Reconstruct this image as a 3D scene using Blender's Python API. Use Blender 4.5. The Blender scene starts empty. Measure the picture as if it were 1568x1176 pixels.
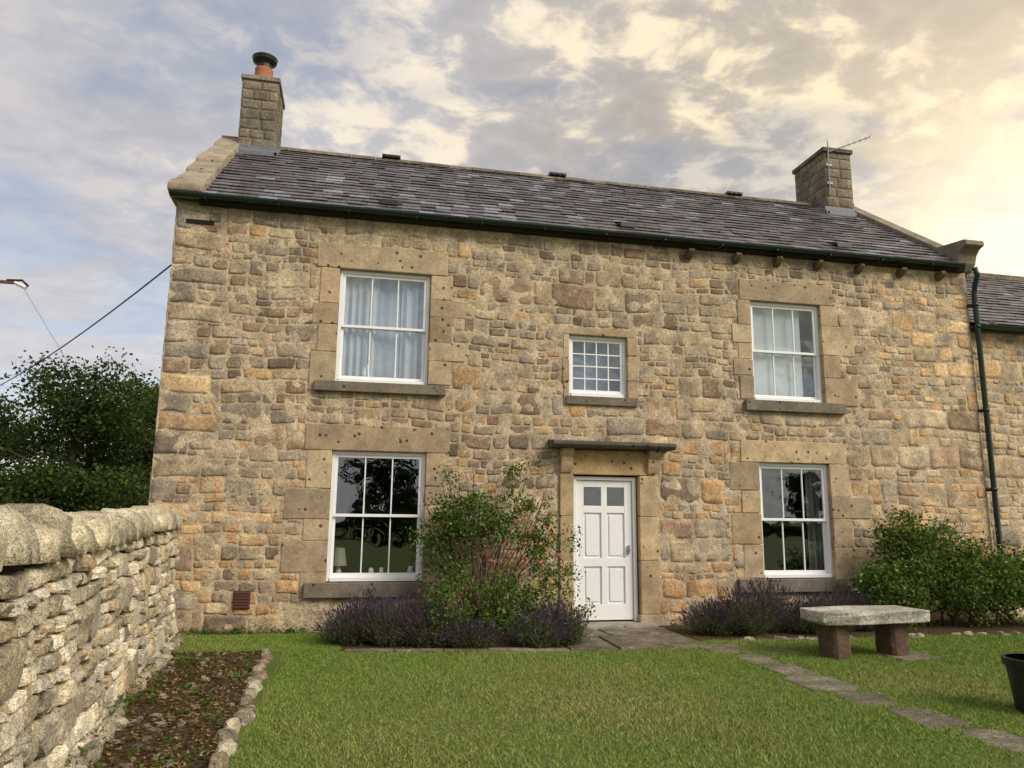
import bpy, math, random
import numpy as np
from mathutils import Vector, Matrix
random.seed(7); R=random.random; U=random.uniform
def lin(c):
    o=[]
    for x in c[:3]:
        x/=255.0
        o.append(x/12.92 if x<=0.04045 else ((x+0.055)/1.055)**2.4)
    return o
def c4(c,k=1.0): return tuple(min(1,x*k) for x in lin(c))+(1.0,)
def jit(c,a=.85,b=1.15,h=.03):
    k=U(a,b); w=U(-h,h); return [min(1,c[0]*k*(1+w)),min(1,c[1]*k),min(1,c[2]*k*(1-w))]
def lerp(a,b,t): return [x*(1-t)+y*t for x,y in zip(a,b)]
# ------------------------------------------------------------------ camera
F=1144.0
Zc=Vector((68,6388,-F)).normalized(); Xc=Vector((5531,-264,-F)); Xc=(Xc-Zc*Xc.dot(Zc)).normalized(); Yc=Zc.cross(Xc)
M=Matrix((Xc,Yc,Zc)).to_4x4()
cd=bpy.data.cameras.new("camera"); cam=bpy.data.objects.new("camera",cd)
bpy.context.collection.objects.link(cam); bpy.context.scene.camera=cam
cam.matrix_world=Matrix.Translation((0,-10.432,1.496))@M
cd.sensor_width=36; cd.lens=F/1568*36; cd.clip_end=3000; cd.clip_start=0.05
sc=bpy.context.scene
sc.view_settings.view_transform='Standard'; sc.view_settings.look='None'; sc.view_settings.exposure=0
# ------------------------------------------------------------------ helpers
class MB:
    def __init__(s): s.v=[];s.f=[];s.c=[]
    def add(s,vs,fs,col=(1,1,1)):
        n=len(s.v); s.v.extend(vs); s.f.extend([tuple(i+n for i in f) for f in fs]); s.c.extend([tuple(col[:3])+(1.0,)]*len(vs))
    def box(s,x0,x1,y0,y1,z0,z1,col=(1,1,1),j=0.0):
        vs=[(x+U(-j,j),y+U(-j,j),z+U(-j,j)) for x in (x0,x1) for y in (y0,y1) for z in (z0,z1)]
        s.add(vs,[(0,1,3,2),(4,6,7,5),(0,4,5,1),(2,3,7,6),(0,2,6,4),(1,5,7,3)],col)
    def tube(s,pts,rad,n=8,col=(1,1,1),cap=True):
        pts=[Vector(p) for p in pts]; vs=[];fs=[]
        for i,p in enumerate(pts):
            d=(pts[min(i+1,len(pts)-1)]-pts[max(i-1,0)]).normalized()
            a=d.orthogonal().normalized() if i==0 else (a-d*a.dot(d)).normalized()
            b=d.cross(a); r=rad[i] if isinstance(rad,(list,tuple)) else rad
            for k in range(n):
                t=2*math.pi*k/n; vs.append(tuple(p+(a*math.cos(t)+b*math.sin(t))*r))
        for i in range(len(pts)-1):
            for k in range(n):
                k2=(k+1)%n; fs.append((i*n+k,i*n+k2,(i+1)*n+k2,(i+1)*n+k))
        if cap: fs.append(tuple(range(n-1,-1,-1))); fs.append(tuple(range((len(pts)-1)*n,len(pts)*n)))
        s.add(vs,fs,col)
    def prof(s,pr,x0,x1,col=(1,1,1),axis='x'):
        n=len(pr)
        if axis=='x': vs=[(x,p[0],p[1]) for x in (x0,x1) for p in pr]
        elif axis=='y': vs=[(p[0],y,p[1]) for y in (x0,x1) for p in pr]
        else: vs=[(p[0],p[1],z) for z in (x0,x1) for p in pr]
        fs=[tuple(range(n)),tuple(range(2*n-1,n-1,-1))]+[(i,i+n,(i+1)%n+n,(i+1)%n) for i in range(n)]
        s.add(vs,fs,col)
def empty(name,loc=(0,0,0)):
    e=bpy.data.objects.new(name,None); bpy.context.collection.objects.link(e); return e
def mk(name,mb,mat,parent=None,smooth=False,bevel=0):
    me=bpy.data.meshes.new(name); me.from_pydata(mb.v,[],mb.f)
    a=me.color_attributes.new("Col",'FLOAT_COLOR','POINT'); a.data.foreach_set("color",np.array(mb.c,dtype=np.float32).ravel())
    me.materials.append(mat); me.update()
    if smooth: me.polygons.foreach_set("use_smooth",[True]*len(me.polygons))
    o=bpy.data.objects.new(name,me); bpy.context.collection.objects.link(o)
    if parent: o.parent=parent
    if bevel:
        m=o.modifiers.new("b",'BEVEL'); m.width=bevel; m.segments=2; m.limit_method='ANGLE'
    return o
def mknp(name,V,Fc,C,mat,parent=None,k=3):
    me=bpy.data.meshes.new(name); nv=len(V); nf=len(Fc)
    me.vertices.add(nv); me.vertices.foreach_set("co",V.astype(np.float32).ravel())
    me.loops.add(nf*k); me.loops.foreach_set("vertex_index",Fc.astype(np.int32).ravel())
    me.polygons.add(nf); me.polygons.foreach_set("loop_start",np.arange(0,nf*k,k,dtype=np.int32))
    me.update(calc_edges=True)
    a=me.color_attributes.new("Col",'FLOAT_COLOR','POINT')
    CC=np.ones((nv,4),dtype=np.float32); CC[:,:3]=C; a.data.foreach_set("color",CC.ravel())
    me.materials.append(mat); me.validate()
    o=bpy.data.objects.new(name,me); bpy.context.collection.objects.link(o)
    if parent: o.parent=parent
    return o
class NT:
    def __init__(s,name):
        s.m=bpy.data.materials.new(name); s.m.use_nodes=True; s.t=s.m.node_tree; s.N=s.t.nodes; s.b=s.N["Principled BSDF"]
        s.tc=s.N.new("ShaderNodeTexCoord")
    def link(s,a,b): s.t.links.new(a,b)
    def n(s,t,**k):
        o=s.N.new(t)
        for a,v in k.items(): setattr(o,a,v)
        return o
    def noise(s,scale,detail=4,rough=.6,vec=None,dist=0):
        o=s.n("ShaderNodeTexNoise"); o.inputs["Scale"].default_value=scale; o.inputs["Detail"].default_value=detail
        o.inputs["Roughness"].default_value=rough; o.inputs["Distortion"].default_value=dist
        s.link(vec or s.tc.outputs["Object"],o.inputs["Vector"]); return o.outputs["Fac"]
    def mr(s,x,a,b,c,d):
        o=s.n("ShaderNodeMapRange"); s.link(x,o.inputs[0])
        for i,v in enumerate((a,b,c,d)): o.inputs[i+1].default_value=v
        return o.outputs[0]
    def mix(s,f,a,b,mode='MIX'):
        o=s.n("ShaderNodeMix",data_type='RGBA',blend_type=mode)
        for sock,v in ((o.inputs[0],f),(o.inputs[6],a),(o.inputs[7],b)):
            if isinstance(v,(int,float)): sock.default_value=v
            elif isinstance(v,tuple): sock.default_value=v
            else: s.link(v,sock)
        return o.outputs[2]
    def math(s,op,a,b=0):
        o=s.n("ShaderNodeMath",operation=op)
        for i,v in enumerate((a,b)):
            if isinstance(v,(int,float)): o.inputs[i].default_value=v
            else: s.link(v,o.inputs[i])
        return o.outputs[0]
    def attr(s): return s.n("ShaderNodeAttribute",attribute_name="Col").outputs["Color"]
    def col(s,x):
        if isinstance(x,tuple): s.b.inputs["Base Color"].default_value=x
        else: s.link(x,s.b.inputs["Base Color"])
    def rough(s,x,spec=.3):
        s.b.inputs["Specular IOR Level"].default_value=spec
        if isinstance(x,(int,float)): s.b.inputs["Roughness"].default_value=x
        else: s.link(x,s.b.inputs["Roughness"])
    def bump(s,h,dist,strength=1):
        o=s.n("ShaderNodeBump"); o.inputs["Distance"].default_value=dist; o.inputs["Strength"].default_value=strength
        s.link(h,o.inputs["Height"]); s.link(o.outputs[0],s.b.inputs["Normal"])
def grey(v): return (v,v,v,1)
def stone_mat(name,base=None,k=1.0,lichen=.5,pock=False,bumpd=.012,lc=(196,192,178),stain=.6,pm=.5):
    t=NT(name); col=t.attr() if base is None else c4(base)
    n1=t.noise(3.2,3,.65); n2=t.noise(26,3,.7); n3=t.noise(95,2,.7)
    lo=.66 if not pock else .8
    m=t.mix(1.0,col,t.mix(t.mr(n2,.3,.7,0,1),grey(lo*k),grey((1.94-lo)*k)),'MULTIPLY')
    m=t.mix(1.0,m,t.mix(t.mr(n1,.35,.68,0,1),(stain,stain,stain*1.03,1),(1.15,1.13,1.09,1)),'MULTIPLY')
    m=t.mix(1.0,m,t.mix(t.mr(n3,.37,.52,0,1),grey(.42 if not pock else .75),grey(1.08)),'MULTIPLY')
    l=t.math('MULTIPLY',t.mr(t.noise(17,3,.75),.58,.64,0,1),t.mr(n1,.45,.6,lichen*.25,lichen))
    m=t.mix(l,m,c4(lc,1.0))
    h=t.math('ADD',t.math('MULTIPLY',n2,.8),t.math('MULTIPLY',n3,.35))
    if pock:
        v=t.n("ShaderNodeTexVoronoi"); v.inputs["Scale"].default_value=7.5; t.link(t.tc.outputs["Object"],v.inputs["Vector"])
        p=t.mr(v.outputs["Distance"],.13,.20,1,0)
        p=t.math('MULTIPLY',p,t.mr(t.noise(2.3,2),.45,.49,0,1))
        m=t.mix(t.math('MULTIPLY',p,.85),m,c4((52,42,34)))
        h=t.math('SUBTRACT',h,t.math('MULTIPLY',p,1.2))
    t.col(m); t.rough(.93,.15); t.bump(h,bumpd,1.0); return t.m
def simple(name,c,rough=.6,spec=.3,k=1,var=.12,sc_=12,metal=0,bump=0):
    t=NT(name); n=t.noise(sc_,3,.65)
    t.col(t.mix(1.0,c4(c,k),t.mix(n,grey(1-var*2),grey(1+var*1.2)),'MULTIPLY')); t.rough(rough,spec); t.b.inputs["Metallic"].default_value=metal
    if bump: t.bump(n,bump)
    return t.m
def leaf_mat(name,tf=.3,tc=(1.5,1.6,.8,1)):
    t=NT(name); a=t.attr(); df=t.n("ShaderNodeBsdfDiffuse"); t.link(a,df.inputs[0])
    out=t.N["Material Output"]
    if tf:
        tr=t.n("ShaderNodeBsdfTranslucent"); t.link(t.mix(1.0,a,tc,'MULTIPLY'),tr.inputs[0])
        mx=t.n("ShaderNodeMixShader"); mx.inputs[0].default_value=tf
        t.link(df.outputs[0],mx.inputs[1]); t.link(tr.outputs[0],mx.inputs[2]); t.link(mx.outputs[0],out.inputs[0])
    else: t.link(df.outputs[0],out.inputs[0])
    t.N.remove(t.b); return t.m
KS=1.62
M_rub=stone_mat("rubble_stone",k=KS); M_dress=stone_mat("dressed_sandstone",k=KS,pock=True,lichen=.12,bumpd=.004,stain=.74)
M_mort=stone_mat("lime_mortar",base=(168,152,127),k=KS*.95,lichen=.5,bumpd=.010)
M_dry=stone_mat("drystone",k=KS*1.05,lichen=.6,bumpd=.02,lc=(226,222,206))
M_core=simple("wall_core",(62,54,44),.95,.1)
M_white=simple("white_paint",(236,236,236),.35,.4,var=.03)
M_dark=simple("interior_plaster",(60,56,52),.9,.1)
M_green=simple("green_gutter_paint",(20,42,36),.35,.5)
M_lead=simple("lead",(112,116,122),.5,.4,var=.2)
M_black=simple("black_metal",(26,26,28),.45,.5)
M_terra=simple("terracotta",(178,118,82),.8,.2)
M_wood=simple("weathered_wood",(104,86,70),.85,.1,var=.35,sc_=18,bump=.01)
M_leaf=leaf_mat("leaf")
M_grass=leaf_mat("grass_blade",0)
M_curt=leaf_mat("curtain_cloth",.3,(1,1,1,1))
def glass():
    t=NT("window_glass"); tr=t.n("ShaderNodeBsdfTransparent"); tr.inputs[0].default_value=(.95,.97,.97,1)
    g=t.n("ShaderNodeBsdfGlossy"); g.inputs["Roughness"].default_value=.005; g.inputs[0].default_value=(.85,.94,1,1)
    lw=t.n("ShaderNodeLayerWeight"); lw.inputs[0].default_value=.5
    bp=t.n("ShaderNodeBump"); bp.inputs["Distance"].default_value=.004; t.link(t.noise(2.5,1),bp.inputs["Height"]); t.link(bp.outputs[0],g.inputs["Normal"])
    mx=t.n("ShaderNodeMixShader"); t.link(t.math('ADD',t.math('MULTIPLY',t.math('POWER',lw.outputs["Facing"],3),.6),.20),mx.inputs[0]); t.link(tr.outputs[0],mx.inputs[1]); t.link(g.outputs[0],mx.inputs[2])
    t.link(mx.outputs[0],t.N["Material Output"].inputs[0]); return t.m
M_glass=glass()
# ------------------------------------------------------------------ rubble masonry
def wob(u,v,a=.018,s=0):
    return (a*(math.sin(1.7*u+2.3*v+s)+.6*math.sin(4.1*u-3.3*v+1+s)), a*(math.sin(1.3*u-1.1*v+2+s)+.6*math.sin(3.7*u+2.9*v+s)+.4*math.sin(8.3*u+s)))
def stone(mb,u0,v0,u1,v1,mp,p,col,gap=.008,rnd=1.0,dome=.35,back=-.02):
    u0+=gap*U(.6,1.6);u1-=gap*U(.6,1.6);v0+=gap*U(.6,1.6);v1-=gap*U(.6,1.6)
    w=u1-u0;h=v1-v0
    if w<.03 or h<.025: return
    m=min(w,h); j=.06*m*max(rnd,.6)
    def ch(): return U(.06,.30)*m*rnd
    tl=U(-.09,.09)*m
    P=[(u0+ch(),v0),(u0+w*.5,v0+U(-j,j)),(u1-ch(),v0),(u1,v0+ch()),(u1+U(-j,j),v0+h*.5),(u1,v1-ch()),(u1-ch(),v1),(u0+w*.5,v1+U(-j,j)),(u0+ch(),v1),(u0,v1-ch()),(u0+U(-j,j),v0+h*.5),(u0,v0+ch())]
    P=[(a+U(-j,j)*.5,b+U(-j,j)*.5+tl*(a-u0-w/2)/w) for a,b in P]
    cu,cv=(u0+u1)/2,(v0+v1)/2; n=12; vs=[];fs=[]
    tx,tz=U(-1,1)*p*.3,U(-1,1)*p*.3
    for a,b in P: vs.append(mp(a,b,back))
    e=min(.010+.05*m*rnd,.3*m)
    for sc_,o in ((1-e/m*1.0,p*(1-dome)),(.6,p)):
        for a,b in P:
            vs.append(mp(cu+(a-cu)*sc_,cv+(b-cv)*sc_,o+tx*(a-cu)/w*2+tz*(b-cv)/h*2+U(-.12,.12)*p))
    vs.append(mp(cu,cv,p*U(.9,1.1)))
    for k in range(n):
        k2=(k+1)%n; fs.append((k,k2,n+k2,n+k)); fs.append((n+k,n+k2,2*n+k2,2*n+k)); fs.append((2*n+k,2*n+k2,3*n))
    mb.add(vs,fs,col)
def sub(rects,hole):
    out=[]
    for (a,b,c,d) in rects:
        x0,z0,x1,z1=hole
        if c<=x0 or a>=x1 or d<=z0 or b>=z1: out.append((a,b,c,d)); continue
        if a<x0-.06: out.append((a,b,x0,d))
        if c>x1+.06: out.append((x1,b,c,d))
        aa,cc=max(a,x0),min(c,x1)
        if cc-aa>.06:
            if b<z0-.04: out.append((aa,b,cc,z0))
            if d>z1+.04: out.append((aa,z1,cc,d))
    return out
def layout(W,H,hr=(.2,.38),wr=(.45,1.2),big=.3,asp=2.4,minh=.09):
    rs=[]; v=0
    while v<H-.02:
        h=min(U(*hr),H-v)
        if H-v-h<.1: h=H-v
        u=0
        while u<W-.01:
            w=min(U(*wr),W-u)
            if W-u-w<.15: w=W-u
            rows=[(v,h)]
            if h>minh*2 and R()>big:
                if h>minh*3.4 and R()<.3:
                    a=U(.28,.4);b=U(.28,.4); rows=[(v,h*a),(v+h*a,h*b),(v+h*(a+b),h*(1-a-b))]
                else:
                    a=U(.33,.67); rows=[(v,h*a),(v+h*a,h*(1-a))]
            for (vv,hh) in rows:
                x=u
                while x<u+w-.01:
                    ww=min(hh*U(1.0,asp)+.03,u+w-x)
                    if u+w-x-ww<hh*.6: ww=u+w-x
                    rs.append((x,vv,x+ww,vv+hh)); x+=ww
            u+=w
        v+=h
    return rs
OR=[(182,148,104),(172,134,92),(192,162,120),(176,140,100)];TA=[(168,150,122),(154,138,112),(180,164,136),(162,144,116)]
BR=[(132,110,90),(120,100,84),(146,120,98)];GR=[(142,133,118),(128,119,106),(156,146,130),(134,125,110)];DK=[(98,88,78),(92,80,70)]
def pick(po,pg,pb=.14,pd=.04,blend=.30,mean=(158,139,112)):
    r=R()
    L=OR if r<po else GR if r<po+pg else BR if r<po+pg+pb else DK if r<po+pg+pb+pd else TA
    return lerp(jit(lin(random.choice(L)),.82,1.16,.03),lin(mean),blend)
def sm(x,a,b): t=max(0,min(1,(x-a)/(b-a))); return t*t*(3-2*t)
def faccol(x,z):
    lo=1-sm(z,1.2,3.1); right=sm(x,7.6,9)  # right: golden light at the right end, painted into the stone colour
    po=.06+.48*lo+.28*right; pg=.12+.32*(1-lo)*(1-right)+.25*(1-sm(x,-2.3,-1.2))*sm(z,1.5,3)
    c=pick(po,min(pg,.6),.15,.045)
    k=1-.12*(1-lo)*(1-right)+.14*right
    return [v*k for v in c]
house=empty("stone_farmhouse")
XL,XR=-2.54,10.12; W=XR-XL; EZ=5.78
wins={'W1':(-.31,.97,3.33,4.95),'W2':(-.29,.98,.64,2.37),'W3':(3.05,3.96,3.28,4.20),'W4':(6.04,7.27,3.34,4.94),'W5':(6.06,7.26,.65,2.37),'D':(3.12,4.08,0.0,2.10)}
D=[]
def jamb(xo,xi,z0,z1,xs,side):
    z=z0;i=random.randint(0,1); tot=0;out=[]
    while tot<z1-z0-.2: out.append(U(.26,.52)); tot=sum(out)
    s=(z1-z0)/sum(out)
    for h in out:
        h*=s; e=xo if i%2 else xs
        D.append((min(e,xi),max(e,xi),z,z+h)); z+=h; i+=1
D+= [(-.64,1.22,4.95,5.32),(-.66,1.31,2.37,2.73),(2.96,4.10,4.20,4.31),(5.85,7.52,4.94,5.28),(5.76,7.54,2.37,2.71)]
jamb(-.66,-.31,3.18,4.95,-.58,0); jamb(1.5,.97,3.34,4.95,1.3,1)
jamb(-.88,-.29,.44,2.37,-.62,0); jamb(1.38,.98,.44,2.37,1.22,1)
jamb(2.96,3.05,3.14,4.20,2.94,0); jamb(4.14,3.96,3.27,4.20,4.12,1)
jamb(5.70,6.04,3.34,4.94,5.80,0); jamb(7.86,7.27,3.3,4.94,7.58,1)
jamb(5.56,6.06,.65,2.37,5.74,0); jamb(7.94,7.26,.62,2.37,7.6,1)
sills=[(-.58,1.22,3.18,3.325),(-.56,1.06,.44,.635),(2.99,4.10,3.14,3.275),(5.86,7.59,3.16,3.335),(5.62,7.38,.45,.645)]
holes=[]
mb=MB()
for (a,b,c,d) in D:
    col=jit(lin(random.choice([(150,133,107),(144,127,103),(160,143,115),(138,122,100),(148,131,105)])),.80,1.1,.04); g=.003
    y=-.018+U(-.004,.004)
    mb.box(a+g,b-g,y,.22,c+g,d-g,col,.005)
    holes.append((a+.012-XL,c+.012,b-.012-XL,d-.012))
mk("window_surrounds",mb,M_dress,house,bevel=.01)
mb=MB()
for i,(a,b,c,d) in enumerate(sills):
    mb.box(a,b,-.085 if i!=2 else -.05,.2,c,d-.005,lin((98,91,80)),.003); holes.append((a-XL,c,b-XL,d))
mk("window_sills",mb,M_dress,house,bevel=.01)
for k,(a,b,c,d) in wins.items(): holes.append((a-XL,c,b-XL,d))
mb=MB(); dc=lin((154,136,106))
for (xo,xi) in ((2.90,3.10),(4.10,4.38)):
    z=0.16
    mb.box(min(xo,xi)-.03,max(xo,xi)+.03,-.07,.2,0,.16,lin((140,126,104)),.004)
    for h in (.75,.62,.59):
        mb.box(min(xo,xi),max(xo,xi),-.045,.2,z+.003,z+h,jit(dc,.8,1.1),.003); z+=h
mb.box(2.94,4.36,-.038,.2,2.125,2.48,lin((160,136,98)),.003)
for x in (2.90,4.22):
    mb.prof([(-.05,2.14),(-.05,2.49),(-.2,2.49),(-.2,2.42),(-.13,2.36),(-.11,2.25),(-.07,2.17)],x,x+.17,lin((154,136,108)))
mk("door_surround",mb,M_dress,house,bevel=.012)
holes.append((2.88-XL,0,4.40-XL,2.12)); holes.append((2.92-XL,2.1,4.38-XL,2.5))
mb=MB(); mb.prof([(.02,2.49),(-.30,2.49),(-.34,2.53),(-.34,2.575),(.02,2.62)],2.73,4.57,lin((76,72,66))); mk("door_canopy",mb,M_dress,house,bevel=.008)
def facmap(u,v,o):
    a,b=wob(u,v); e=min(1,min(u,W-u)/.3) if 0<u<W else 0
    return (XL+u+a*max(0,e),-o,v+b)
mb=MB(); q=[];z=0;i=0
while z<EZ-.02:
    h=min(U(.2,.36),EZ-z); 
    if EZ-z-h<.12: h=EZ-z
    w=U(.5,.75) if i%2 else U(.28,.42); q.append((0,z,w,z+h)); z+=h;i+=1
rects=layout(W,EZ)
for hh in holes+q: rects=sub(rects,hh)
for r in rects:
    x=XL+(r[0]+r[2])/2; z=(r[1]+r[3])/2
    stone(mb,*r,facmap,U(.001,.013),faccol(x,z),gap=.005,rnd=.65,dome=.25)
for r in q: stone(mb,*r,facmap,U(.008,.014),pick(.06,.55,.12,.02,.35,(146,134,116)),gap=.004,rnd=.35)
mk("front_wall_stones",mb,M_rub,house,smooth=True)
def mortar(name,O,Uv,Vv,Nv,W_,H_,holes,step,parent,mat,amp=.0055,flt=None):
    nu=int(W_/step);nv=int(H_/step); us=np.linspace(0,W_,nu+1);vs=np.linspace(0,H_,nv+1)
    gu,gv=np.meshgrid(us,vs); rng=np.random.RandomState(3)
    n=np.zeros_like(gu)
    for k in range(14):
        fx,fz,ph=rng.uniform(-35,35),rng.uniform(-35,35),rng.uniform(0,6); n+=np.sin(gu*fx+gv*fz+ph)
    n=n/3.7*amp+amp*.5+rng.uniform(-.25,.25,gu.shape)*amp
    P=np.array(O)+gu[...,None]*np.array(Uv)+gv[...,None]*np.array(Vv)+n[...,None]*np.array(Nv)
    idx=np.arange(gu.size).reshape(gu.shape)
    cu=(us[:-1]+us[1:])/2; cv=(vs[:-1]+vs[1:])/2; CU,CV=np.meshgrid(cu,cv); keep=np.ones(CU.shape,bool)
    for (a,b,c,d) in holes: keep&=~((CU>a)&(CU<c)&(CV>b)&(CV<d))
    if flt is not None: keep&=flt(CU,CV)
    Q=np.stack([idx[:-1,:-1],idx[:-1,1:],idx[1:,1:],idx[1:,:-1]],-1)[keep]
    return mknp(name,P.reshape(-1,3),Q,np.ones((gu.size,3)),mat,parent,k=4)
oph=[(a-XL-.04,c-.04,b-XL+.04,d+.04) for a,b,c,d in wins.values()]
mortar("front_wall_mortar",(XL,0,0),(1,0,0),(0,0,1),(0,-1,0),W,EZ,oph,.03,house,M_mort)
RY=2.8; RZ=8.02; DEP=5.6
mb=MB()
xs=sorted(set([XL+.02,XR]+[w[0]-.05 for w in wins.values()]+[w[1]+.05 for w in wins.values()]))
zs=sorted(set([0,EZ]+[max(0,w[2]-.05) for w in wins.values()]+[w[3]+.05 for w in wins.values()]))
for i in range(len(xs)-1):
    for k in range(len(zs)-1):
        cx=(xs[i]+xs[i+1])/2;cz=(zs[k]+zs[k+1])/2
        if any(w[0]-.05<cx<w[1]+.05 and w[2]-.05<cz<w[3]+.05 for w in wins.values()): continue
        mb.box(xs[i],xs[i+1],.03,.45,zs[k],zs[k+1])
mb.box(XL+.02,XR,DEP-.4,DEP,0,EZ); mb.box(XL+.02,XL+.4,.45,DEP-.4,0,EZ); mb.box(XR-.4,XR,.45,DEP-.4,0,EZ)
mb.box(XL+.4,XR-.4,.45,DEP-.4,0,.04); mb.box(XL+.4,XR-.4,.45,DEP-.4,2.7,2.95); mb.box(XL+.4,XR-.4,.45,DEP-.4,5.4,5.5)
for x in (1.9,5.0): mb.box(x,x+.12,.45,DEP-.4,0.04,5.4)
for x0,x1 in ((XL+.03,XL+.35),(XR-.35,XR)):
    mb.prof([(.03,EZ),(RY,RZ-.12),(DEP,EZ)],x0,x1)
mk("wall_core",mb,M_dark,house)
def gabmap(u,v,o): a,b=wob(u,v,.02,3); return (XL-o,DEP-u+a*.0,v+b)
mb=MB(); roofz=lambda y: 5.86+(RZ-5.86)*(1-abs(y-RY)/RY)
for r in layout(DEP,8.0):
    yy=[DEP-r[0],DEP-r[2]]
    if r[3]>min(roofz(yy[0]),roofz(yy[1]))-.1: continue
    stone(mb,*r,gabmap,U(.004,.016),pick(.12,.45),gap=.006,rnd=.6)
mk("gable_stones",mb,M_rub,house,smooth=True)
mortar("gable_mortar",(XL,DEP,0),(0,-1,0),(0,0,1),(-1,0,0),DEP,8.0,[],.05,house,M_mort,flt=lambda u,v: v<5.75+(RZ-5.86)*(1-np.abs(DEP-u-RY)/RY))
# ------------------------------------------------------------------ roof
ang=math.atan2(RZ-5.80,RY+.16)
def slate_mat():
    t=NT("slate"); a=t.attr(); n=t.noise(22,3,.7)
    m=t.mix(1.0,a,t.mix(t.mr(n,.3,.7,0,1),grey(.8),grey(1.4)),'MULTIPLY')
    m=t.mix(t.mr(t.noise(38,3,.8),.62,.70,0,.4),m,c4((160,158,150)))
    t.col(m); t.rough(t.mr(n,.3,.7,.20,.42),.9); t.bump(n,.008); return t.m
M_slate=slate_mat()
def slates(name,x0,x1,y0,z0,y1,z1,parent,wd=.26,n=19):
    mb=MB(); d=Vector((0,y1-y0,z1-z0)); L=d.length; d.normalize(); nn=Vector((0,-d.z,d.y)); e=L/n
    for i in range(n):
        x=x0-(wd/2 if i%2 else 0)-U(0,.04); 
        while x<x1:
            w=wd*U(.85,1.15); a=max(x,x0)+.002; b=min(x+w,x1)-.002; x+=w
            if b-a<.03: continue
            s0=i*e+U(-.012,.012); s1=(i+1)*e+.06; t0=.028+U(0,.014); t1=.006; tl=U(-.006,.006)
            base=random.choice([(96,91,95),(90,85,89),(102,96,99),(92,87,91),(100,97,102),(86,82,85)])
            if R()<.05+.10*math.exp(-((x-3.0)/4)**2): base=(134,133,142)  # paler slates: pale-blue roof sheen painted as colour
            c=jit(lin(base),.87,1.13,.02)
            P=[]
            for (xx,ss,tt) in ((a,s0,t0+tl),(b,s0,t0-tl),(b,min(s1,L),t1),(a,min(s1,L),t1),(a,s0,t0-.012),(b,s0,t0-.012)):
                P.append(tuple(Vector((xx,y0,z0))+d*ss+nn*tt))
            mb.add(P[:4],[(0,1,2,3)],c); mb.add([P[4],P[5],P[1],P[0],P[3],P[2]],[(0,1,2,3),(0,3,4),(1,5,2)],[min(1,v*2.0) for v in c])  # brightened edges: wet shine painted into the slate colour
    return mk(name,mb,M_slate,parent)
slates("roof_slates",XL+.33,XR-.12,-.16,5.80,RY,RZ,house)
slates("roof_slates_rear",XL+.33,XR-.12,DEP+.16,5.80,RY,RZ,house,wd=.5,n=8)
mb=MB(); mb.prof([(-.14,5.77),(RY,RZ-.03),(DEP+.14,5.77),(DEP+.1,5.72),(-.1,5.70)],XL+.3,XR-.1); mk("roof_deck",mb,simple("roof_timber",(40,36,34),.8),house)
M_ridge=stone_mat("ridge_stone",k=KS*.8,lichen=.4)
mb=MB(); x=-1.66
while x<XR-.3:
    w=.45; pr=[]
    z=RZ+U(-.006,.006)
    for a in range(7):
        t=math.pi*a/6; pr.append((RY-.13*math.cos(t),z-.04+.10*math.sin(t)))
    mb.prof(pr,x+.004,min(x+w,XR-.2)-.004,jit(lin((118,108,94)),.8,1.15)); x+=w
mk("ridge_tiles",mb,M_ridge,house)
mb=MB()
for x in (.25,3.45,7.2): 
    mb.box(x,x+.34,RY-.14,RY+.14,RZ+.03,RZ+.09)
    for k in range(3): mb.box(x+.03+k*.105,x+.1+k*.105,RY-.16,RY-.139,RZ+.035,RZ+.08)
for x in (.2,3.9,7.7):
    yy=.12; zz=5.80+(yy+.16)*math.tan(ang); mb.prof([(yy-.1,zz-.02),(yy-.1,zz+.06),(yy+.12,zz+.15),(yy+.2,zz+.18)],x,x+.27)
mk("roof_vents",mb,M_black,house,bevel=.006)
mb=MB(); n=5; sl=math.tan(ang)
for i in range(n):
    y0=-.08+i*(RY+.1)/n; y1=y0+(RY+.1)/n-.01
    z0=5.80+(y0+.16)*sl; z1=5.80+(y1+.16)*sl; up=U(.15,.2)
    mb.prof([(y0,z0-.1),(y0,z0+up),(y0+.06,z0+up+.06),(y1,z1+up-.02),(y1,z1-.1)],XL-.06+U(-.01,.01),XL+.34+U(-.01,.02),jit(lin((134,124,106)),.7,1.1))
mb.prof([(-.26,5.80),(-.26,5.90),(-.08,6.03),(.3,6.2),(.3,5.75),(-.1,5.75)],XL-.09,XL+.36,lin((130,118,100)))
mk("left_verge_coping",mb,M_dress,house,bevel=.03)
mb=MB(); 
for i in range(6):
    y0=.2+i*(RY-.2)/6; y1=y0+(RY-.2)/6-.006; z0=5.80+(y0+.16)*sl; z1=5.80+(y1+.16)*sl
    mb.prof([(y0,z0-.1),(y0,z0+.12),(y1,z1+.12),(y1,z1-.1)],XR-.22,XR+.1,jit(lin((112,102,90)),.8,1.1))
mb.prof([(.3,6.27),(-.30,6.20),(-.34,6.17),(-.34,6.10),(-.24,6.06),(-.17,5.98),(-.12,5.84),(-.04,5.72),(.3,5.7)],XR-.24,XR+.12,lin((116,106,92)))
mk("right_verge_coping",mb,M_dress,house,bevel=.012)
mb=MB()
for x0,x1 in ((XL-.05,XL+.34),(XR-.22,XR+.1)): mb.prof([(RY,RZ-.1),(RY,RZ+.18),(DEP+.2,5.95),(DEP+.2,5.7)],x0,x1,lin((120,108,90)))
mk("rear_verge_coping",mb,M_dress,house)
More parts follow.
